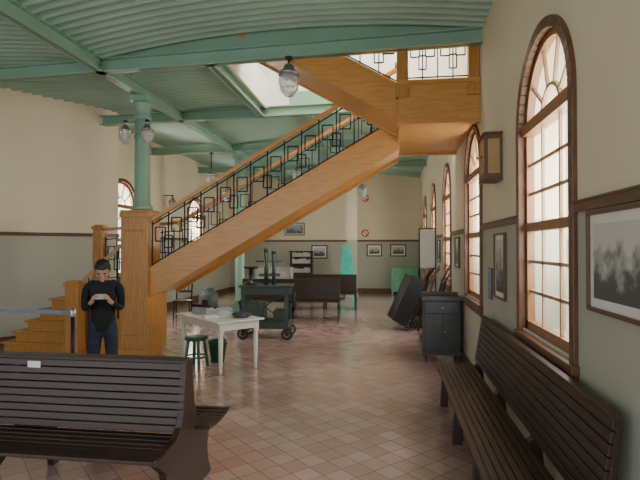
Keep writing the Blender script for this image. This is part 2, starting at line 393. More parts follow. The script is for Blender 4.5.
# ------------------------------------------------------------ staircase
S=thing('staircase','honey-varnished wooden staircase with black wrought-iron railing','staircase',(-3.6,8.0,0))
SL=.574
def zt(x): return 1.51+SL*(x+3.6)
def zt2(x): return 3.79+SL*(.12-x)
def stringer(b,f,xa,xb,y0,y1,th):
    n=[(xa,y0,f(xa)),(xb,y0,f(xb)),(xb,y0,f(xb)-th),(xa,y0,f(xa)-th)]
    b.prism(n,(0,y1-y0,0))
    b.bar((xa,(y0+y1)/2,f(xa)),(xb,(y0+y1)/2,f(xb)),(y1-y0)+.03,.035)
for y in (7.5,8.54):
    b=B(); stringer(b,zt,-3.82,.14,y,y+.06,.46); b.done('stringer',HONEY,S,world=True)
for y in (6.38,7.36):
    b=B(); stringer(b,zt2,.14,-2.35,y,y+.06,.44); b.done('stringer',HONEY,S,world=True)
b=B(); b.prism([(-3.82,7.56,zt(-3.82)-.40),(.14,7.56,zt(.14)-.40),(.14,7.56,zt(.14)-.37),(-3.82,7.56,zt(-3.82)-.37)],(0,.98,0)); b.done('soffit',HONEY,S,world=True)
b=B(); b.prism([(.14,6.44,zt2(.14)-.41),(-2.35,6.44,zt2(-2.35)-.41),(-2.35,6.44,zt2(-2.35)-.38),(.14,6.44,zt2(.14)-.38)],(0,.92,0)); b.done('soffit',HONEY,S,world=True)
for k in range(1,16):
    z=1.1+.17*k; x=-3.78+.262*(k-1)
    b=B(); b.box(x-.02,x+.28,7.56,8.54,z-.035,z); b.box(x,x+.02,7.56,8.54,z-.17,z-.03); b.done('tread',HONEY,S,world=True)
for k in range(1,8):
    z=3.65+.17*k; x=.1-.296*(k-1)
    b=B(); b.box(x-.3,x+.02,6.44,7.36,z-.035,z); b.box(x-.02,x,6.44,7.36,z-.17,z-.03); b.done('tread',HONEY,S,world=True)
b=B(); b.box(.12,W-.002,6.39,8.6,3.34,3.65); b.box(.10,W-.002,6.31,6.39,3.30,3.80); b.box(.08,W-.002,6.28,6.42,3.78,3.83); b.box(.08,W-.002,6.29,6.41,3.28,3.34)
b.box(.10,.14,7.42,7.5,3.3,3.8); b.box(.1,W-.002,8.58,8.62,3.3,3.8)
b.done('landing',HONEY,S,world=True,bevel=.005)
b=B(); b.box(-5.2,-3.92,7.5,8.40,0,1.06); b.box(-5.24,-3.79,7.48,8.45,1.06,1.1)
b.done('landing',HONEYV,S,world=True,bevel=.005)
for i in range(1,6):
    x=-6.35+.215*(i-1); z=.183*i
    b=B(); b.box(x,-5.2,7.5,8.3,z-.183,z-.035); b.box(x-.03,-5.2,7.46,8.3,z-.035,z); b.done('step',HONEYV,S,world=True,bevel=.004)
def newel(x,y,z0,z1,w):
    b=B(); h=w/2
    b.box(x-h,x+h,y-h,y+h,z0,z1-.08); b.box(x-h-.02,x+h+.02,y-h-.02,y+h+.02,z1-.08,z1-.03); b.box(x-h+.01,x+h-.01,y-h+.01,y+h-.01,z1-.03,z1)
    b.box(x-h-.015,x+h+.015,y-h-.015,y+h+.015,z0,z0+.12)
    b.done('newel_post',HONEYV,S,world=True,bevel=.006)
newel(-4.9,7.25,0,1.22,.22); newel(-5.2,8.4,1.1,2.15,.18); newel(.15,6.36,3.62,4.62,.13); newel(1.02,6.36,3.62,4.62,.13); newel(.15,7.48,3.5,4.5,.12)
def iron(b,f,x0,x1,y,h,unit=.5,t=.016,simple=False):
    n=max(1,round(abs(x1-x0)/unit)); st=(x1-x0)/n
    def V(x,a,c): b.bar((x,y,f(x)+a),(x,y,f(x)+c),t,t)
    def Hh(xa,xb,z): b.bar((xa,y,z),(xb,y,z),t,t)
    def rect(xc,zc,w,hh):
        for xx in (xc-w/2,xc+w/2): b.bar((xx,y,zc-hh/2),(xx,y,zc+hh/2),t,t)
        for zz in (zc-hh/2,zc+hh/2): Hh(xc-w/2,xc+w/2,zz)
    for i in range(n):
        xa=x0+st*i; w=abs(st)
        V(xa,0,h); V(xa+st*.5,0,h)
        rect(xa+st*.25,f(xa+st*.25)+h*.62,w*.30,h*.30)
        rect(xa+st*.5,f(xa+st*.5)+h*.36,w*.24,h*.26)
        if not simple: rect(xa+st*.75,f(xa+st*.75)+h*.62,w*.30,h*.30)
    V(x1,0,h)
    b.bar((x0,y,f(x0)+.05),(x1,y,f(x1)+.05),t,t); b.bar((x0,y,f(x0)+h-.05),(x1,y,f(x1)+h-.05),t,t)
def rail(b,f,x0,x1,y,h): b.bar((x0,y,f(x0)+h),(x1,y,f(x1)+h),.07,.055)
for y in (7.53,8.57):
    b=B(); iron(b,zt,-3.76,.0,y,.74,unit=.54,t=.018 if y<8 else .012,simple=y>8); b.done('railing',IRON,S,world=True)
    b=B(); rail(b,zt,-3.80,.08,y,.77); b.done('handrail',HONEY,S,world=True)
b=B(); iron(b,zt2,.1,-2.3,6.41,.74); b.done('railing',IRON,S,world=True)
b=B(); rail(b,zt2,.1,-2.35,6.41,.77); b.done('handrail',HONEY,S,world=True)
b=B(); iron(b,lambda x:3.82,.22,.96,6.34,.66,.37,t=.014); b.done('railing',IRON,S,world=True)
b=B(); rail(b,lambda x:3.82,.2,.98,6.34,.70); b.done('handrail',HONEY,S,world=True)
b=B(); b.bar((-4.9,7.25,1.1),(-4.28,7.5,1.78),.06,.06); b.done('handrail',MIDW,S,world=True)
b=B(); b.bar((-5.2,8.4,2.05),(-3.76,8.5,zt(-3.76)+.77),.07,.055); b.done('handrail',HONEY,S,world=True)
for k in range(5):
    b=B(); t=k/4; p=Vector((-4.85,7.27,0)).lerp(Vector((-4.32,7.48,0)),t); b.bar((p.x,p.y,.1+.5*t),(p.x,p.y,1.1+.66*t),.018,.018); b.done('baluster',IRON,S,world=True)
b=B(); iron(b,lambda x:1.12+.12*(x+5.2),-5.1,-3.8,8.42,.8); b.done('railing',IRON,S,world=True)

# ------------------------------------------------------------ benches
def seat_slats(b,L,y0,y1,n=8,z=.47):
    w=(y1-y0)/n
    for i in range(n):
        ya=y0+w*i; zz=z-.02*math.sin(math.pi*(i+.5)/n)
        b.box(-L/2,L/2,ya+.003,ya+w-.003,zz-.022,zz)
def back_slats(b,L,p0,p1,n=8):
    p0=Vector(p0);p1=Vector(p1)
    for i in range(n):
        a=p0.lerp(p1,(i+.05)/n); c=p0.lerp(p1,(i+.95)/n); m=(a+c)/2; d=(c-a)
        b.bar((-L/2,m.x,m.y),(L/2,m.x,m.y),.024,d.length,up=(0,d.x,d.y))
def bench(loc,rz,L,label,nleg=4):
    r=thing('bench',label,'bench',loc,rz)
    b=B(); seat_slats(b,L,-.43,-.03); b.done('seat',DARK,r,bevel=.004)
    b=B(); back_slats(b,L,(0,.50),(.075,.98)); b.box(-L/2,L/2,.05,.10,.97,1.0); b.done('backrest',DARK,r,bevel=.004)
    pr=[(-.39,0),(-.31,0),(-.29,.20),(-.22,.33),(-.06,.33),(.0,.2),(.02,0),(.12,0),(.09,.22),(.06,.45),(.11,.97),(.085,.98),(.02,.5),(-.03,.45),(-.415,.445),(-.415,.39),(-.37,.3)]
    for k in range(nleg):
        x=-L/2+.04+(L-.08)*k/(nleg-1)
        b=B(); b.prism([(x-.03,p[0],p[1]) for p in pr],(.06,0,0)); b.done('leg',DARK,r,bevel=.005)
    return r
bench((.93,4.06,0),R(-90),3.28,'long dark-brown slatted wooden bench against the wall under the arched windows')
def dbench(loc,rz,L,label,nleg=3):
    r=thing('double_bench',label,'bench',loc,rz)
    for s_ in (-1,1):
        b=B(); w=.46/8
        for i in range(8):
            ya=.08+w*i; zz=.47-.02*math.sin(math.pi*(i+.5)/8); a,c=sorted((s_*(ya+.003),s_*(ya+w-.003))); b.box(-L/2,L/2+(.12 if s_>0 else 0),a,c,zz-.022,zz)
        b.done('seat',DARK,r,bevel=.004)
        b=B()
        for i in range(9):
            t0=(i+.05)/9;t1=(i+.95)/9
            ya=s_*(.11-.075*t0); yb=s_*(.11-.075*t1); z0=.48+.46*t0; z1=.48+.46*t1
            d=Vector((0,yb-ya,z1-z0)); b.bar((-L/2,(ya+yb)/2,(z0+z1)/2),(L/2,(ya+yb)/2,(z0+z1)/2),.022,d.length,up=d)
        b.done('backrest',DARK,r,bevel=.004)
    b=B(); b.box(-L/2-.01,L/2+.01,-.06,.06,.94,.965); b.done('top_rail',DARK,r,bevel=.005)
    half=[(.055,.95),(.065,.8),(.09,.64),(.14,.53),(.22,.475),(.48,.445),(.49,.42),(.45,.385),(.38,.33),(.35,.24),(.37,.12),(.43,0),(.34,0)]
    pr=half+[(-y,z) for y,z in half[::-1]]
    for k in range(nleg):
        x=-L/2+.02+(L-.04)*k/(nleg-1)
        if 0<k<nleg-1:
            h2=[(.05,.9),(.04,.45),(.42,.44),(.38,.3),(.40,0),(.33,0),(.28,.2),(.12,.3)]; p2=h2+[(-y,z) for y,z in h2[::-1]]
        else: p2=pr
        b=B(); b.prism([(x-.025,p[0],p[1]) for p in p2],(.05,0,0)); b.done('end_panel' if p2 is pr else 'leg',DARK,r,bevel=.006)
    return r
db=dbench((-2.70,3.36,0),0,2.6,'dark-brown slatted double-sided wooden station bench with a small white tag',3)
b=B(); b.box(.10,.20,-.062,-.052,.88,.925); b.done('tag',WPAPER,db,label='small white paper tag')
dbench((-2.42,12.1,0),R(4),2.4,'long dark double-sided wooden bench standing in the hall')
dbench((-1.85,14.2,0),R(2),1.8,'dark double-sided wooden bench further down the hall')

# ------------------------------------------------------------ pictures
def picture(loc,w,h,rz,label,fm,seed,fw=.03,pm=.06,hi=.55,lo=.06):
    r=thing('framed_picture',label,'picture',loc,rz)
    b=B()
    b.box(-w/2,w/2,-.03,0,h/2-fw,h/2); b.box(-w/2,w/2,-.03,0,-h/2,-h/2+fw); b.box(-w/2,-w/2+fw,-.03,0,-h/2+fw,h/2-fw); b.box(w/2-fw,w/2,-.03,0,-h/2+fw,h/2-fw)
    b.done('frame',fm,r,bevel=.003)
    b=B(); b.box(-w/2+fw,w/2-fw,-.012,-.004,-h/2+fw,h/2-fw); b.done('mat_board',WPAPER,r)
    b=B(); b.box(-w/2+fw+pm,w/2-fw-pm,-.016,-.011,-h/2+fw+pm,h/2-fw-pm); b.done('print',print_mat('bw_print_%d'%seed,seed,hi,lo),r,label='black-and-white historic photograph')
picture((W-.001,2.60,1.675),.68,.54,R(-90),'framed black-and-white photograph of a rocky scene on the wall',RAILW,3,.022,.05,.62,.09)
picture((W-.001,5.2,1.56),.48,.66,R(-90),'tall framed black-and-white photograph between windows',RAILW,5,.02,.05)
picture((W-.001,8.4,1.66),.5,.5,R(-90),'small framed photograph between windows',RAILW,6,.03,.04)
picture((W-.001,11.5,1.66),.5,.5,R(-90),'small dark framed photograph between windows',DARK,7,.03,.04)
for i,(u0,z,w,h) in enumerate(((-2.72,1.56,.62,.52),(-.60,1.62,.58,.46),(.30,1.62,.6,.46))):
    picture((u0,YF-.001,z),w,h,0,'framed historic photograph on the far cream-and-grey wall',DARK,10+i,.04,.06)
picture((-3.7,YF-.001,2.45),.8,.5,0,'wide framed picture with green print hung high on the wall',RAILW,14,.04,.03,.35,.1)
r=thing('notice_board','small blue-grey notice on the wall beside the window','sign',(W-.001,5.72,1.35),R(-90))
b=B(); b.box(-.1,.1,-.012,0,-.17,.17); b.done('frame',DARK,r); b=B(); b.box(-.085,.085,-.016,-.01,-.155,.155); b.done('panel',M('blue_grey_print',(.16,.26,.33),.5,noise=.4,scale=14),r)
for x,z in ((-.95,2.28),(-.95,3.62)):
    r=thing('round_sign','small round white sign with a red rim on the far wall','sign',(x,YF-.001,z),group='round signs on the far wall')
    b=B(); b.cyl((0,-.02,0),(0,0,0),.13,seg=28); b.done('panel',WPAPER,r)
    b=B(); b.torus((0,-.022,0),.12,.022,axis=(0,1,0)); b.bar((-.08,-.024,.08),(.08,-.024,-.08),.01,.03); b.done('rim',REDP,r)
r=thing('wall_cabinet','small brown wood wall box with a paler face mounted high','cabinet',(W-.001,5.25,2.65),R(-90))
b=B(); b.box(-.14,.14,-.17,0,-.22,.22); b.box(-.155,.155,-.185,0,.22,.24); b.box(-.155,.155,-.185,0,-.24,-.22); b.done('body',RAILW,r,bevel=.004)
PF=M('warm_wood_face',(.42,.25,.11),.4,noise=.12)
b=B(); b.box(.138,.148,-.14,-.03,-.17,.17); b.done('side_panel',PF,r,label='paler side face')
b=B(); b.box(-.10,.10,-.182,-.168,-.17,.17); d=b.done('door',PF,r,bevel=.003,label='paler door face')
b=B(); b.sph((.075,-.19,0),.01); b.done('knob',BLK,d)
r=thing('display_board','white display board on a thin dark frame beside the hand trucks','display board',(.88,12.2,0))
b=B(); b.bar((-.19,0,0),(-.19,0,2.2),.03,.03); b.bar((.19,0,0),(.19,0,2.2),.03,.03); b.bar((-.19,0,2.19),(.19,0,2.19),.03,.03); b.box(-.21,.21,-.12,.12,0,.03); b.done('frame',BLK,r)
b=B(); b.box(-.175,.175,-.012,.012,1.25,2.16); b.done('panel',WPAPER,r)

# ------------------------------------------------------------ dark cabinet
r=thing('cabinet','dark blue-grey metal cabinet on short legs next to the wall','cabinet',(.775,7.95,0))
b=B(); b.box(-.27,.27,-.22,.22,.14,.94); b.box(-.30,.30,-.25,.25,.94,.98); b.box(-.29,.29,-.24,.24,.12,.17); b.box(-.28,.28,.19,.22,.98,1.04); b.done('body',GREYC,r,bevel=.006)
for s_ in (-1,1):
    b=B(); x0,x1=sorted((s_*.01,s_*.25)); b.box(x0,x1,-.235,-.22,.20,.72); b.box(x0+.04,x1-.04,-.245,-.233,.26,.66); d=b.done('door',GREYC,r,bevel=.004)
    b=B(); b.sph((s_*.035,-.25,.48),.012); b.done('handle',CHROME,d)
b=B(); b.box(-.25,.25,-.235,-.22,.75,.91); d=b.done('drawer',GREYC,r,bevel=.004)
b=B(); b.sph((0,-.25,.83),.014); b.done('knob',CHROME,d)
for sx in (-1,1):
    for sy in (-1,1):
        b=B(); b.lathe([(.018,0),(.022,.02),(.016,.04),(.03,.09),(.035,.13)],(sx*.24,sy*.19,0),12); b.done('leg',GREYC,r)

# ------------------------------------------------------------ white table
Nn=Vector((-2.32,6.58)); ax=Vector((-.75,.66)).normalized(); bx_=Vector((.66,.75)).normalized()
tc=Nn+ax*.6+bx_*.33
T=thing('table','white painted wooden table with turned legs','table',(tc.x,tc.y,0),math.atan2(ax.y,ax.x))
b=B(); b.box(-.66,.66,-.38,.38,.70,.725); b.done('tabletop',WHITEP,T,bevel=.005)
b=B(); b.box(-.58,.58,-.31,-.29,.59,.70); b.box(-.58,.58,.29,.31,.59,.70); b.box(-.6,-.58,-.3,.3,.59,.70); b.box(.58,.6,-.3,.3,.59,.70); b.done('apron',WHITEP,T)
for sx in (-1,1):
    for sy in (-1,1):
        x,y=sx*.57,sy*.285
        b=B(); b.box(x-.035,x+.035,y-.035,y+.035,.56,.70)
        b.lathe([(.018,0),(.024,.03),(.02,.06),(.026,.10),(.032,.35),(.034,.48),(.024,.5),(.034,.52),(.03,.56)],(x,y,0),16); b.done('leg',WHITEP,T)
def tpos(a,c,z): p=tc+ax*a+bx_*c; return (p.x,p.y,z)
b=B(); b.sph((0,0,.04),(.15,.11,.055),u=32,v=20)
for v in b.bm.verts:
    n=Vector((math.sin(v.co.x*41+v.co.z*23),math.cos(v.co.y*37+v.co.x*19),math.sin(v.co.z*47))); v.co+=n*.012; v.co.z=max(v.co.z,0)
o=b.done('cloth_bag',M('dark_bag_fabric',(.06,.062,.07),.6,bump=.3),None); o.location=tpos(-.42,.14,.726); o['label']='low dark crumpled bag on the table'; o['category']='bag'
b=B()
for i in range(9): b.box(-.10+.002*(i%3),.10,-.07,.07-.002*(i%2),i*.003,i*.003+.0025)
o=b.done('paper_stack',WPAPER,None); o.location=tpos(-.12,-.2,.726); o.rotation_euler=(0,0,.6); o['label']='short stack of white papers on the table'; o['category']='paper'
r=thing('typewriter','small grey desk machine lying on the table','machine',tpos(.36,-.05,.726),R(160))
b=B(); b.prism([(-.14,-.14,0),(-.14,.12,0),(-.14,.12,.10),(-.14,.02,.09),(-.14,-.14,.03)],(.28,0,0)); b.done('body',M('grey_enamel',(.30,.32,.32),.4),r,bevel=.01)
b=B(); b.cyl((-.18,.07,.12),(.18,.07,.12),.022); b.done('roller',BLK,r)
b=B()
for i in range(4):
    for j in range(8): b.cyl((-.11+j*.031,-.12+i*.03,.03+i*.012),(-.11+j*.031,-.12+i*.03,.05+i*.012),.009,seg=8)
b.done('keys',WPAPER,r)
r=thing('telephone','pale blue desk telephone on the table','telephone',tpos(-.02,.08,.726),R(20))
b=B(); b.prism([(-.08,-.09,0),(-.08,.08,0),(-.08,.06,.07),(-.08,.0,.075),(-.08,-.09,.025)],(.16,0,0)); b.done('body',M('pale_blue_plastic',(.4,.5,.54),.35),r,bevel=.01)
b=B(); b.cyl((-.1,.04,.09),(.1,.04,.09),.014); b.sph((-.1,.04,.08),(.028,.03,.02)); b.sph((.1,.04,.08),(.028,.03,.02)); b.done('handset',M('pale_blue_plastic_b',(.4,.5,.54),.35),r)
CR=M('dark_green_plastic',(.012,.10,.055),.4)
r=thing('stool','dark green round-topped stool under the white table','stool',(-2.80,6.98,0))
b=B(); b.lathe([(.15,.40),(.165,.41),(.165,.44),(.15,.45)],seg=28); b.done('seat',CR,r)
for k in range(4):
    t=k*math.pi/2+.6; b=B(); b.bar((.17*math.cos(t),.17*math.sin(t),0),(.11*math.cos(t),.11*math.sin(t),.41),.035,.035); b.done('leg',CR,r)
b=B(); b.torus((0,0,.16),.145,.012); b.done('stretcher',CR,r)
r=thing('bucket','dark green plastic bucket with wire handle beneath the table','bucket',(-2.62,7.38,0))
b=B(); b.lathe([(.10,0),(.145,.30),(.155,.30),(.155,.32),(.14,.32),(.095,.02),(0,.02)],seg=24); b.done('body',CR,r)
b=B(); b.torus((0,0,.31),.15,.004,axis=(0,1,.3),a0=math.pi,a1=2*math.pi); b.done('handle',CHROME,r)

# ------------------------------------------------------------ green machine
r=thing('baggage_scale','dark green cast-iron weighing machine on wheels with tall uprights','machine',(-2.35,9.5,0),R(5)); r.scale=(1.05,1,.98)
b=B(); b.box(-.5,.46,-.3,.3,1.0,1.04); b.box(-.46,.42,-.26,.26,.86,1.0); b.done('platform',MGREEN,r,bevel=.01)
b=B()
for x in (-.42,.36):
    for y in (-.22,.22): b.bar((x,y,.10),(x,y,.94),.07,.07)
b.box(-.46,.40,-.26,.26,.20,.34); b.box(-.46,-.06,-.24,.24,.34,.70); b.box(.12,.36,-.2,.2,.34,.55)
b.bar((-.42,-.22,.35),(.34,-.22,.9),.025,.025); b.bar((.34,-.22,.35),(-.42,-.22,.9),.025,.025); b.done('base',MGREEN,r,bevel=.006)
b=B(); b.cyl((-.04,0,1.0),(-.04,0,1.70),.04); b.cyl((.10,0,1.0),(.10,0,1.66),.035); b.cyl((-.24,0,1.5),(.26,0,1.5),.013); b.sph((-.04,0,1.72),.05); b.sph((.10,0,1.68),.045); b.box(-.18,.22,-.03,.03,1.2,1.26); b.done('upright',MGREEN,r)
for x in (-.42,.38):
    for y in (-.29,.29):
        b=B(); b.torus((x,y,.11),.09,.02,axis=(0,1,0)); b.cyl((x,y-.03,.11),(x,y+.03,.11),.03)
        for k in range(6): t=k*math.pi/3; b.bar((x,y,.11),(x+.085*math.cos(t),y,.11+.085*math.sin(t)),.014,.014)
        b.done('wheel',BLK,r)
b=B(); b.torus((.50,-.05,.7),.17,.016,axis=(1,0,0)); b.cyl((.38,-.05,.7),(.52,-.05,.7),.02)
for k in range(4): t=k*math.pi/2+.4; b.bar((.50,-.05,.7),(.50,-.05+.165*math.cos(t),.7+.165*math.sin(t)),.014,.014)
b.done('handwheel',BLK,r)
b=B(); b.lathe([(.12,0),(.12,.04),(.05,.06),(.04,.3),(.14,.33),(.14,.36)],(-.32,-.02,1.04),20); b.done('weighing_pan',BLK,r)

def chair(loc,rz,label):
    r=thing('wooden_chair',label,'chair',loc,rz)
    b=B(); b.box(-.21,.21,-.21,.21,.43,.46); b.done('seat',DARK,r,bevel=.006)
    for sx in (-1,1):
        b=B(); b.bar((sx*.19,-.19,0),(sx*.18,-.18,.43),.035,.035); b.done('leg',DARK,r)
        b=B(); b.bar((sx*.19,.21,0),(sx*.18,.19,.44),.035,.035); b.bar((sx*.18,.19,.44),(sx*.19,.26,.95),.035,.03); b.done('leg',DARK,r)
    b=B(); b.bar((-.19,.255,.9),(.19,.255,.9),.02,.08); b.bar((-.19,.225,.65),(.19,.225,.65),.02,.05)
    for x in (-.1,0,.1): b.bar((x,.225,.65),(x,.25,.87),.02,.012)
    b.done('backrest',DARK,r)
chair((-5.0,11.6,0),R(15),'dark wooden chair with slatted back under the stairs')
r=thing('iron_stove','grey rounded cast-iron stove on short legs under the stairs','stove',(-4.5,12.0,0)); r.scale=(.72,.72,.85)
GS=M('grey_cast_iron',(.10,.115,.125),.5,noise=.15)
b=B(); b.lathe([(.26,.14),(.32,.18),(.33,.38),(.33,.62),(.30,.70),(.20,.76),(.18,.80),(.20,.82),(.18,.85),(.05,.87)],seg=32); b.done('body',GS,r)
b=B(); b.torus((0,0,.22),.325,.015); b.done('band',CHROME,r)
b=B(); b.box(-.1,.1,-.37,-.32,.36,.54); b.sph((.07,-.38,.45),.015); b.done('door',BLK,r,bevel=.01)
for k in range(3):
    t=k*2*math.pi/3+.5; b=B(); b.bar((.27*math.cos(t),.27*math.sin(t),0),(.2*math.cos(t),.2*math.sin(t),.17),.04,.04); b.done('leg',GS,r)
r=thing('display_case','glazed museum display case with pale metal frame','display case',(-3.35,14.3,0))
b=B()
for x in (-.5,.5):
    for y in (-.25,.25): b.bar((x,y,0),(x,y,1.15),.035,.035)
for z in (.65,1.14):
    b.box(-.5,.5,-.27,-.23,z-.02,z+.02); b.box(-.5,.5,.23,.27,z-.02,z+.02); b.box(-.52,-.48,-.25,.25,z-.02,z+.02); b.box(.48,.52,-.25,.25,z-.02,z+.02)
b.done('frame',CHROME,r)
b=B(); b.box(-.48,.48,-.23,.23,.64,.66); b.done('shelf',DARK,r); b=B(); b.box(-.485,.485,-.24,.24,.68,1.12); b.done('glass',LGLASS,r)

r=thing('bookcase','dark wooden bookcase holding white papers against the far wall','bookcase',(-3.35,18.8,0))
b=B(); b.box(-.42,-.38,-.18,.18,0,1.55); b.box(.38,.42,-.18,.18,0,1.55); b.box(-.45,.45,-.2,.2,1.55,1.6); b.box(-.4,.4,.16,.18,0,1.55)
for z in (.05,.4,.75,1.1,1.35): b.box(-.38,.38,-.18,.16,z,z+.025)
b.done('body',DARK,r)
b=B()
for z in (.425,.775,1.125,1.375):
    for k in range(9):
        x=-.34+k*.078; b.box(x,x+.05,-.14,.1,z,z+random.uniform(.13,.2))
b.done('paper_bundle',WPAPER,r,kind='stuff')
r=thing('folding_easel','turquoise painted A-frame stand by the pilaster','easel',(-1.42,16.5,0)); r.scale=(1.05,1,1.08)
b=B()
for s_ in (-1,1): b.bar((s_*.24,-.2,0),(s_*.09,0,1.65),.09,.04); b.bar((s_*.20,.22,0),(s_*.09,.03,1.6),.06,.03)
for z in (.3,.7,1.1): b.bar((-.23+.085*z,-.2+.12*z,z),(.23-.085*z,-.2+.12*z,z),.1,.035,up=(0,1,0))
b.box(-.13,.13,-.03,.05,1.55,1.68)
b.prism([(-.17,-.13,.75),(.17,-.13,.75),(.12,-.05,1.5),(-.12,-.05,1.5)],(0,.012,0))
b.done('frame',TURQ,r)
r=thing('sideboard','pale green painted sideboard with two doors at the far wall','cabinet',(.52,18.85,0))
b=B(); b.box(-.48,.48,-.22,.22,.1,.96); b.box(-.52,.52,-.26,.26,.96,1.0)
for x in (-.44,.44):
    for y in (-.18,.18): b.bar((x,y,0),(x,y,.1),.06,.06)
b.done('body',LTG,r,bevel=.006)
for s_ in (-1,1):
    x0,x1=sorted((s_*.02,s_*.44)); b=B(); b.box(x0,x1,-.235,-.22,.15,.9); d=b.done('door',LTG,r,bevel=.004)
    b=B(); b.sph((s_*.06,-.25,.55),.02); b.done('handle',BLK,d)

# ------------------------------------------------------------ hand trucks and trunk
def htruck(loc,rx,rz,label,wood_=DARK):
    r=thing('hand_truck',label,'hand truck',loc,0)
    r.rotation_euler=Euler((rx,0,rz))
    b=B()
    for s_ in (-1,1):
        b.bar((s_*.2,0,0.05),(s_*.2,0,1.15),.045,.045); b.bar((s_*.2,0,1.15),(s_*.22,.08,1.45),.04,.04)
    for z in (.15,.4,.65,.9,1.1): b.bar((-.2,0,z),(.2,0,z),.05,.02)
    b.done('frame',wood_,r)
    b=B(); b.box(-.22,.22,-.2,.02,.03,.045); b.done('toe_plate',BLK,r)
    for s_ in (-1,1):
        b=B(); b.torus((s_*.26,.08,.12),.10,.02,axis=(1,0,0)); b.cyl((s_*.22,.08,.12),(s_*.29,.08,.12),.025)
        for k in range(5): t=k*math.pi*.4; b.bar((s_*.26,.08,.12),(s_*.26,.08+.1*math.cos(t),.12+.1*math.sin(t)),.014,.014)
        b.done('wheel',BLK,r)
    return r
htruck((.34,10.9,.0),R(-24),R(-80),'dark wooden luggage hand truck tilted back with a trunk on it')
r=thing('trunk','black travelling trunk with metal corners resting on the hand truck','trunk',(.30,10.9,.09)); r.rotation_euler=Euler((R(-24),0,R(-80)))
b=B(); b.box(-.33,.33,-.34,-.03,.0,1.02); b.done('body',LEATHER,r,bevel=.012)
b=B()
for z in (.2,.78): b.box(-.335,.335,-.346,-.025,z,z+.03)
for x in (-.33,.33): b.box(x-.012,x+.012,-.35,-.02,0,1.025)
b.done('metal_band',BLK,r)
htruck((.72,11.65,.0),R(-14),R(-93),'dark hand truck with spoked wheels leaning at the wall',MIDW)
htruck((.66,13.0,.0),R(-16),R(-88),'dark iron-wheeled hand truck beside the wall')
htruck((.72,9.6,.0),R(-14),R(-88),'dark hand truck standing behind the cabinet')
htruck((.68,14.0,.0),R(-16),R(-92),'brown hand truck with iron wheels further along the wall',MIDW)

# ------------------------------------------------------------ belt barrier
BELT=M('blue_grey_webbing',(.20,.26,.34),.6)
def bpost(x,y):
    r=thing('barrier_post','slim dark retractable-belt barrier post on a round base','barrier',(x,y,0),group='belt barrier posts')
    b=B(); b.lathe([(.17,0),(.17,.02),(.06,.05),(.03,.06)],seg=28); b.done('base',BLK,r)
    b=B(); b.lathe([(.024,.05),(.024,.88)],seg=18); b.done('pole',BLK,r)
    b=B(); b.lathe([(.032,.88),(.036,.89),(.036,.97),(.02,.985)],seg=18); b.done('belt_cassette',CHROME,r)
bpost(-3.92,5.75); bpost(-6.3,5.9)
b=B(); b.bar((-3.958,5.752,.93),(-6.262,5.898,.93),.004,.05); o=b.done('barrier_belt',BELT); o['label']='blue-grey belt stretched between barrier posts'; o['category']='barrier'

# ------------------------------------------------------------ person
SKIN=M('skin',(.44,.25,.175),.5,noise=.06,scale=20)
SHIRT=M('black_cotton',(.009,.009,.012),.9,noise=.3,scale=15,bump=.3)
JEAN=M('dark_blue_denim',(.018,.025,.05),.85,noise=.25,scale=20,bump=.2)
HAIR=M('black_hair',(.010,.008,.007),.6,noise=.4,scale=60,bump=.6,stretch=(1,1,.2))
def skin_mesh(chains,sub=2):
    verts=[];edges=[];rad=[];roots=[]
    for ch in chains:
        base=len(verts); roots.append(base)
        for (p,r) in ch['v']: verts.append(p); rad.append(r if hasattr(r,'__len__') else (r,r))
        for a,c in ch['e']: edges.append((base+a,base+c))
    me=bpy.data.meshes.new('t'); me.from_pydata(verts,edges,[]); o=bpy.data.objects.new('t',me); COL.objects.link(o)
    o.modifiers.new('s','SKIN'); 
    for i,r in enumerate(rad): d=me.skin_vertices[0].data[i]; d.radius=r; d.use_root=(i in roots); d.use_loose=False
    s=o.modifiers.new('d','SUBSURF'); s.levels=sub; s.render_levels=sub
    bpy.context.view_layer.update()
    dg=bpy.context.evaluated_depsgraph_get()
    m=bpy.data.meshes.new_from_object(o.evaluated_get(dg)); bpy.data.objects.remove(o); return m
def line(pts): return {'v':pts,'e':[(i,i+1) for i in range(len(pts)-1)]}
P=thing('person','person in black long-sleeved top looking down at a phone','person',(-3.27,5.35,0),R(26))
V_=[((0,0,.92),(.10,.075)),((0,0,1.03),(.105,.08)),((0,0,1.20),(.13,.09)),((0,.01,1.31),(.10,.07)),((0,-.005,1.375),(.052,.055)),((0,-.03,1.435),(.05,.055))]
E_=[(0,1),(1,2),(2,3),(3,4),(4,5)]
def add(parent,pts):
    for p in pts: V_.append(p); E_.append((parent,len(V_)-1)); parent=len(V_)-1
    return parent
for s_ in (-1,1):
    add(3,[((s_*.12,.01,1.32),.055),((s_*.165,.015,1.29),.050),((s_*.185,.02,1.17),.040),((s_*.190,.02,1.045),.035),((s_*.155,-.10,1.075),.031),((s_*.108,-.205,1.13),.025),((s_*.086,-.245,1.155),(.030,.018)),((s_*.078,-.262,1.175),(.03,.016))])
    add(0,[((s_*.075,0,.82),.058),((s_*.09,-.005,.66),.056),((s_*.10,-.01,.47),.046),((s_*.11,.015,.3),.044),((s_*.115,.025,.10),.034),((s_*.12,-.03,.045),.034),((s_*.13,-.12,.03),.026)])
ch=[{'v':V_,'e':E_}]
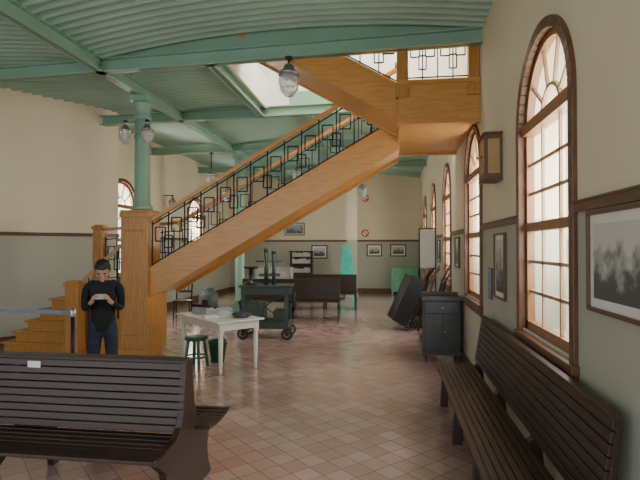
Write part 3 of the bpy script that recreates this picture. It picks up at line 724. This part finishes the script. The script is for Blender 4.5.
for s_ in (-1,1):
    for k,(L,dz) in enumerate(((.9,.03),(1.0,.01),(.95,-.01),(.8,-.03))):
        bz=1.18+dz*.55
        ch.append(line([((s_*.085,-.255,bz-.005),.009),((s_*.080,-.287,bz+.012),.009),((s_*(.080-.028*L),-.300,bz+.022),.008),((s_*(.078-.048*L),-.296,bz+.026),.007)]))
    ch.append(line([((s_*.086,-.245,1.165),.011),((s_*.078,-.250,1.195),.010),((s_*.058,-.268,1.218),.009),((s_*.04,-.274,1.225),.008)]))
body=skin_mesh(ch,2)
bm=bmesh.new(); bm.from_mesh(body)
hb=B(); hb.sph((0,0,0),(.075,.094,.112),u=32,v=24)
for v in hb.bm.verts:
    z=v.co.z
    if z<0: k=-z/.112; v.co.x*=1-.28*k*k; 
    if z<-.02 and v.co.y>0: v.co.y*=.8
hb.sph((0,-.098,-.012),(.011,.018,.024),u=12,v=8); hb.sph((0,-.106,-.026),(.014,.013,.010),u=12,v=8)
hb.sph((0,-.077,.022),(.048,.018,.010),u=12,v=8); hb.sph((0,-.082,-.085),(.022,.016,.014),u=12,v=8)
hb.sph((0,-.089,-.055),(.022,.010,.010),u=12,v=8)
for s_ in (-1,1): hb.sph((s_*.076,.008,-.008),(.01,.02,.030),u=12,v=8); hb.sph((s_*.042,-.066,-.028),(.022,.02,.018),u=12,v=8)
hm=bpy.data.meshes.new('h'); hb.bm.to_mesh(hm); hb.bm.free()
HM=Matrix.Translation((0,-.075,1.485))@Matrix.Rotation(R(36),4,'X')
hm.transform(HM); bm.from_mesh(hm)
me=bpy.data.meshes.new('body'); bm.to_mesh(me); bm.free(); me.materials.append(SKIN)
o=bpy.data.objects.new('body',me); COL.objects.link(o); o.parent=P
rm=o.modifiers.new('r','REMESH'); rm.mode='VOXEL'; rm.voxel_size=.005; rm.use_smooth_shade=True
def part(name,me,mat):
    me.materials.clear(); me.materials.append(mat)
    for f in me.polygons: f.use_smooth=True
    o=bpy.data.objects.new(name,me); COL.objects.link(o); o.parent=P; return o
V_=[((0,0,.76),(.150,.120)),((0,0,.84),(.150,.120)),((0,0,.95),(.146,.115)),((0,0,1.06),(.140,.11)),((0,0,1.2),(.155,.115)),((0,.01,1.305),(.12,.088)),((0,0,1.365),(.068,.068))]
E_=[(i,i+1) for i in range(6)]
for s_ in (-1,1): add(5,[((s_*.12,.01,1.318),.066),((s_*.168,.016,1.285),.062),((s_*.188,.02,1.17),.052),((s_*.192,.02,1.045),.046),((s_*.155,-.102,1.075),.042),((s_*.116,-.19,1.122),.036),((s_*.110,-.20,1.128),.036)])
part('sweater',skin_mesh([{'v':V_,'e':E_}],2),SHIRT)
V_=[((0,0,.98),(.135,.10)),((0,0,.86),(.142,.11))]; E_=[(0,1)]
for s_ in (-1,1): add(1,[((s_*.078,0,.78),.098),((s_*.09,-.005,.66),.083),((s_*.10,-.01,.47),.066),((s_*.112,.012,.28),.060),((s_*.115,.02,.10),.056),((s_*.115,.02,.06),.056)])
part('jeans',skin_mesh([{'v':V_,'e':E_}],2),JEAN)
for s_ in (-1,1):
    part('shoe',skin_mesh([line([((s_*.115,.05,.045),(.042,.04)),((s_*.12,-.02,.045),(.045,.042)),((s_*.128,-.10,.036),(.045,.034)),((s_*.132,-.16,.03),(.036,.026))])],2),BLK)
hb=B(); hb.sph((0,.010,.024),(.086,.103,.110),u=40,v=32)
dele=[v for v in hb.bm.verts if (v.co.y<-.05 and v.co.z<.060) or (v.co.z<-.055) or (v.co.y<-.005 and v.co.z<.0)]
bmesh.ops.delete(hb.bm,geom=dele,context='VERTS')
for v in hb.bm.verts: v.co*=1+.03*math.sin(v.co.x*160)*math.cos(v.co.y*130)
bmesh.ops.transform(hb.bm,matrix=HM,verts=hb.bm.verts[:]); hb.done('hair',HAIR,P)
EYE=M('eye_dark',(.03,.02,.015),.2)
for s_ in (-1,1):
    hb=B(); hb.sph((s_*.030,-.084,.0),(.014,.006,.005),u=12,v=8); bmesh.ops.transform(hb.bm,matrix=HM,verts=hb.bm.verts[:]); hb.done('eye',EYE,P)
    hb=B(); hb.bar((s_*.014,-.094,.024),(s_*.046,-.086,.026),.006,.008); bmesh.ops.transform(hb.bm,matrix=HM,verts=hb.bm.verts[:]); hb.done('eyebrow',HAIR,P)
hb=B(); hb.sph((0,-.098,-.055),(.020,.005,.005),u=12,v=8); bmesh.ops.transform(hb.bm,matrix=HM,verts=hb.bm.verts[:]); hb.done('mouth',M('lips',(.30,.12,.10),.5),P)
c,s=math.cos(R(26)),math.sin(R(26)); lp=Vector((0,-.283,1.205)); 
r=thing('smartphone','smartphone with pale case held in both hands','phone',(-3.27+c*lp.x-s*lp.y,5.35+s*lp.x+c*lp.y,lp.z)); r.rotation_euler=Euler((R(-35),0,R(26)))
b=B(); b.box(-.06,.06,-.005,.004,-.032,.032); b.done('body',M('white_phone_shell',(.45,.45,.45),.3),r,bevel=.003)
b=B(); b.box(-.055,.055,.004,.0055,-.028,.028); b.done('screen',M('phone_screen',(.02,.02,.03),.1),r)

# ------------------------------------------------------------ outside
b=B(); b.strip([[(W+.35,-10,-.1),(14,-10,-.1)],[(W+.35,26,-.1),(14,26,-.1)]]); o=b.done('ground',M('sunlit_pavement',(.55,.48,.40),.9)); o['kind']='structure'
b=B(); b.box(6.5,6.8,-12,30,-.1,4.2); o=b.done('wall_outside',M('sunlit_cream_facade',(.85,.74,.62),.9,noise=.1,scale=1.5)); o['kind']='structure'

# ------------------------------------------------------------ light
w=bpy.data.worlds.new('World'); scene.world=w; w.use_nodes=True
bg=w.node_tree.nodes['Background']; bg.inputs[0].default_value=(.90,.94,1,1); bg.inputs[1].default_value=2.7
sun=bpy.data.lights.new('sun','SUN'); sun.energy=9; sun.angle=R(1); sun.color=(1,.93,.82)
so=bpy.data.objects.new('sun',sun); COL.objects.link(so); so.rotation_euler=Vector((1,.25,-1.1)).to_track_quat('-Z','Y').to_euler()
def area(name,loc,dirv,sx,sy,e,col=(1,1,1),portal=False):
    l=bpy.data.lights.new(name,'AREA'); l.shape='RECTANGLE'; l.size=sx; l.size_y=sy; l.energy=e; l.color=col
    o=bpy.data.objects.new(name,l); COL.objects.link(o); o.location=loc; o.rotation_euler=Vector(dirv).to_track_quat('-Z','Z').to_euler()
    if portal: l.cycles.is_portal=True
    return o
for c in centers: area('window_daylight',(W+.42,c,2.2),(-1,0,0),WW+.1,2.6,135 if c<8 else 235,(1,.985,.94))
for c in (11.1,15.6): area('window_daylight',(XL-.42,c,2.2),(1,0,0),WW+.1,2.6,230,(1,.98,.93))
area('entrance_portal',(-4,-4,2.2),(0,1,0),10,4.4,1,portal=True)
area('stairwell_light',(-.5,7.6,7.5),(0,0,-1),2.2,2.0,300,(.98,.99,1))

cam=bpy.data.cameras.new('camera'); co=bpy.data.objects.new('camera',cam); COL.objects.link(co)
co.location=(0,0,1.75); co.rotation_euler=(R(90.8),0,R(8)); cam.sensor_width=36; cam.lens=28.1; cam.clip_start=.05
scene.camera=co
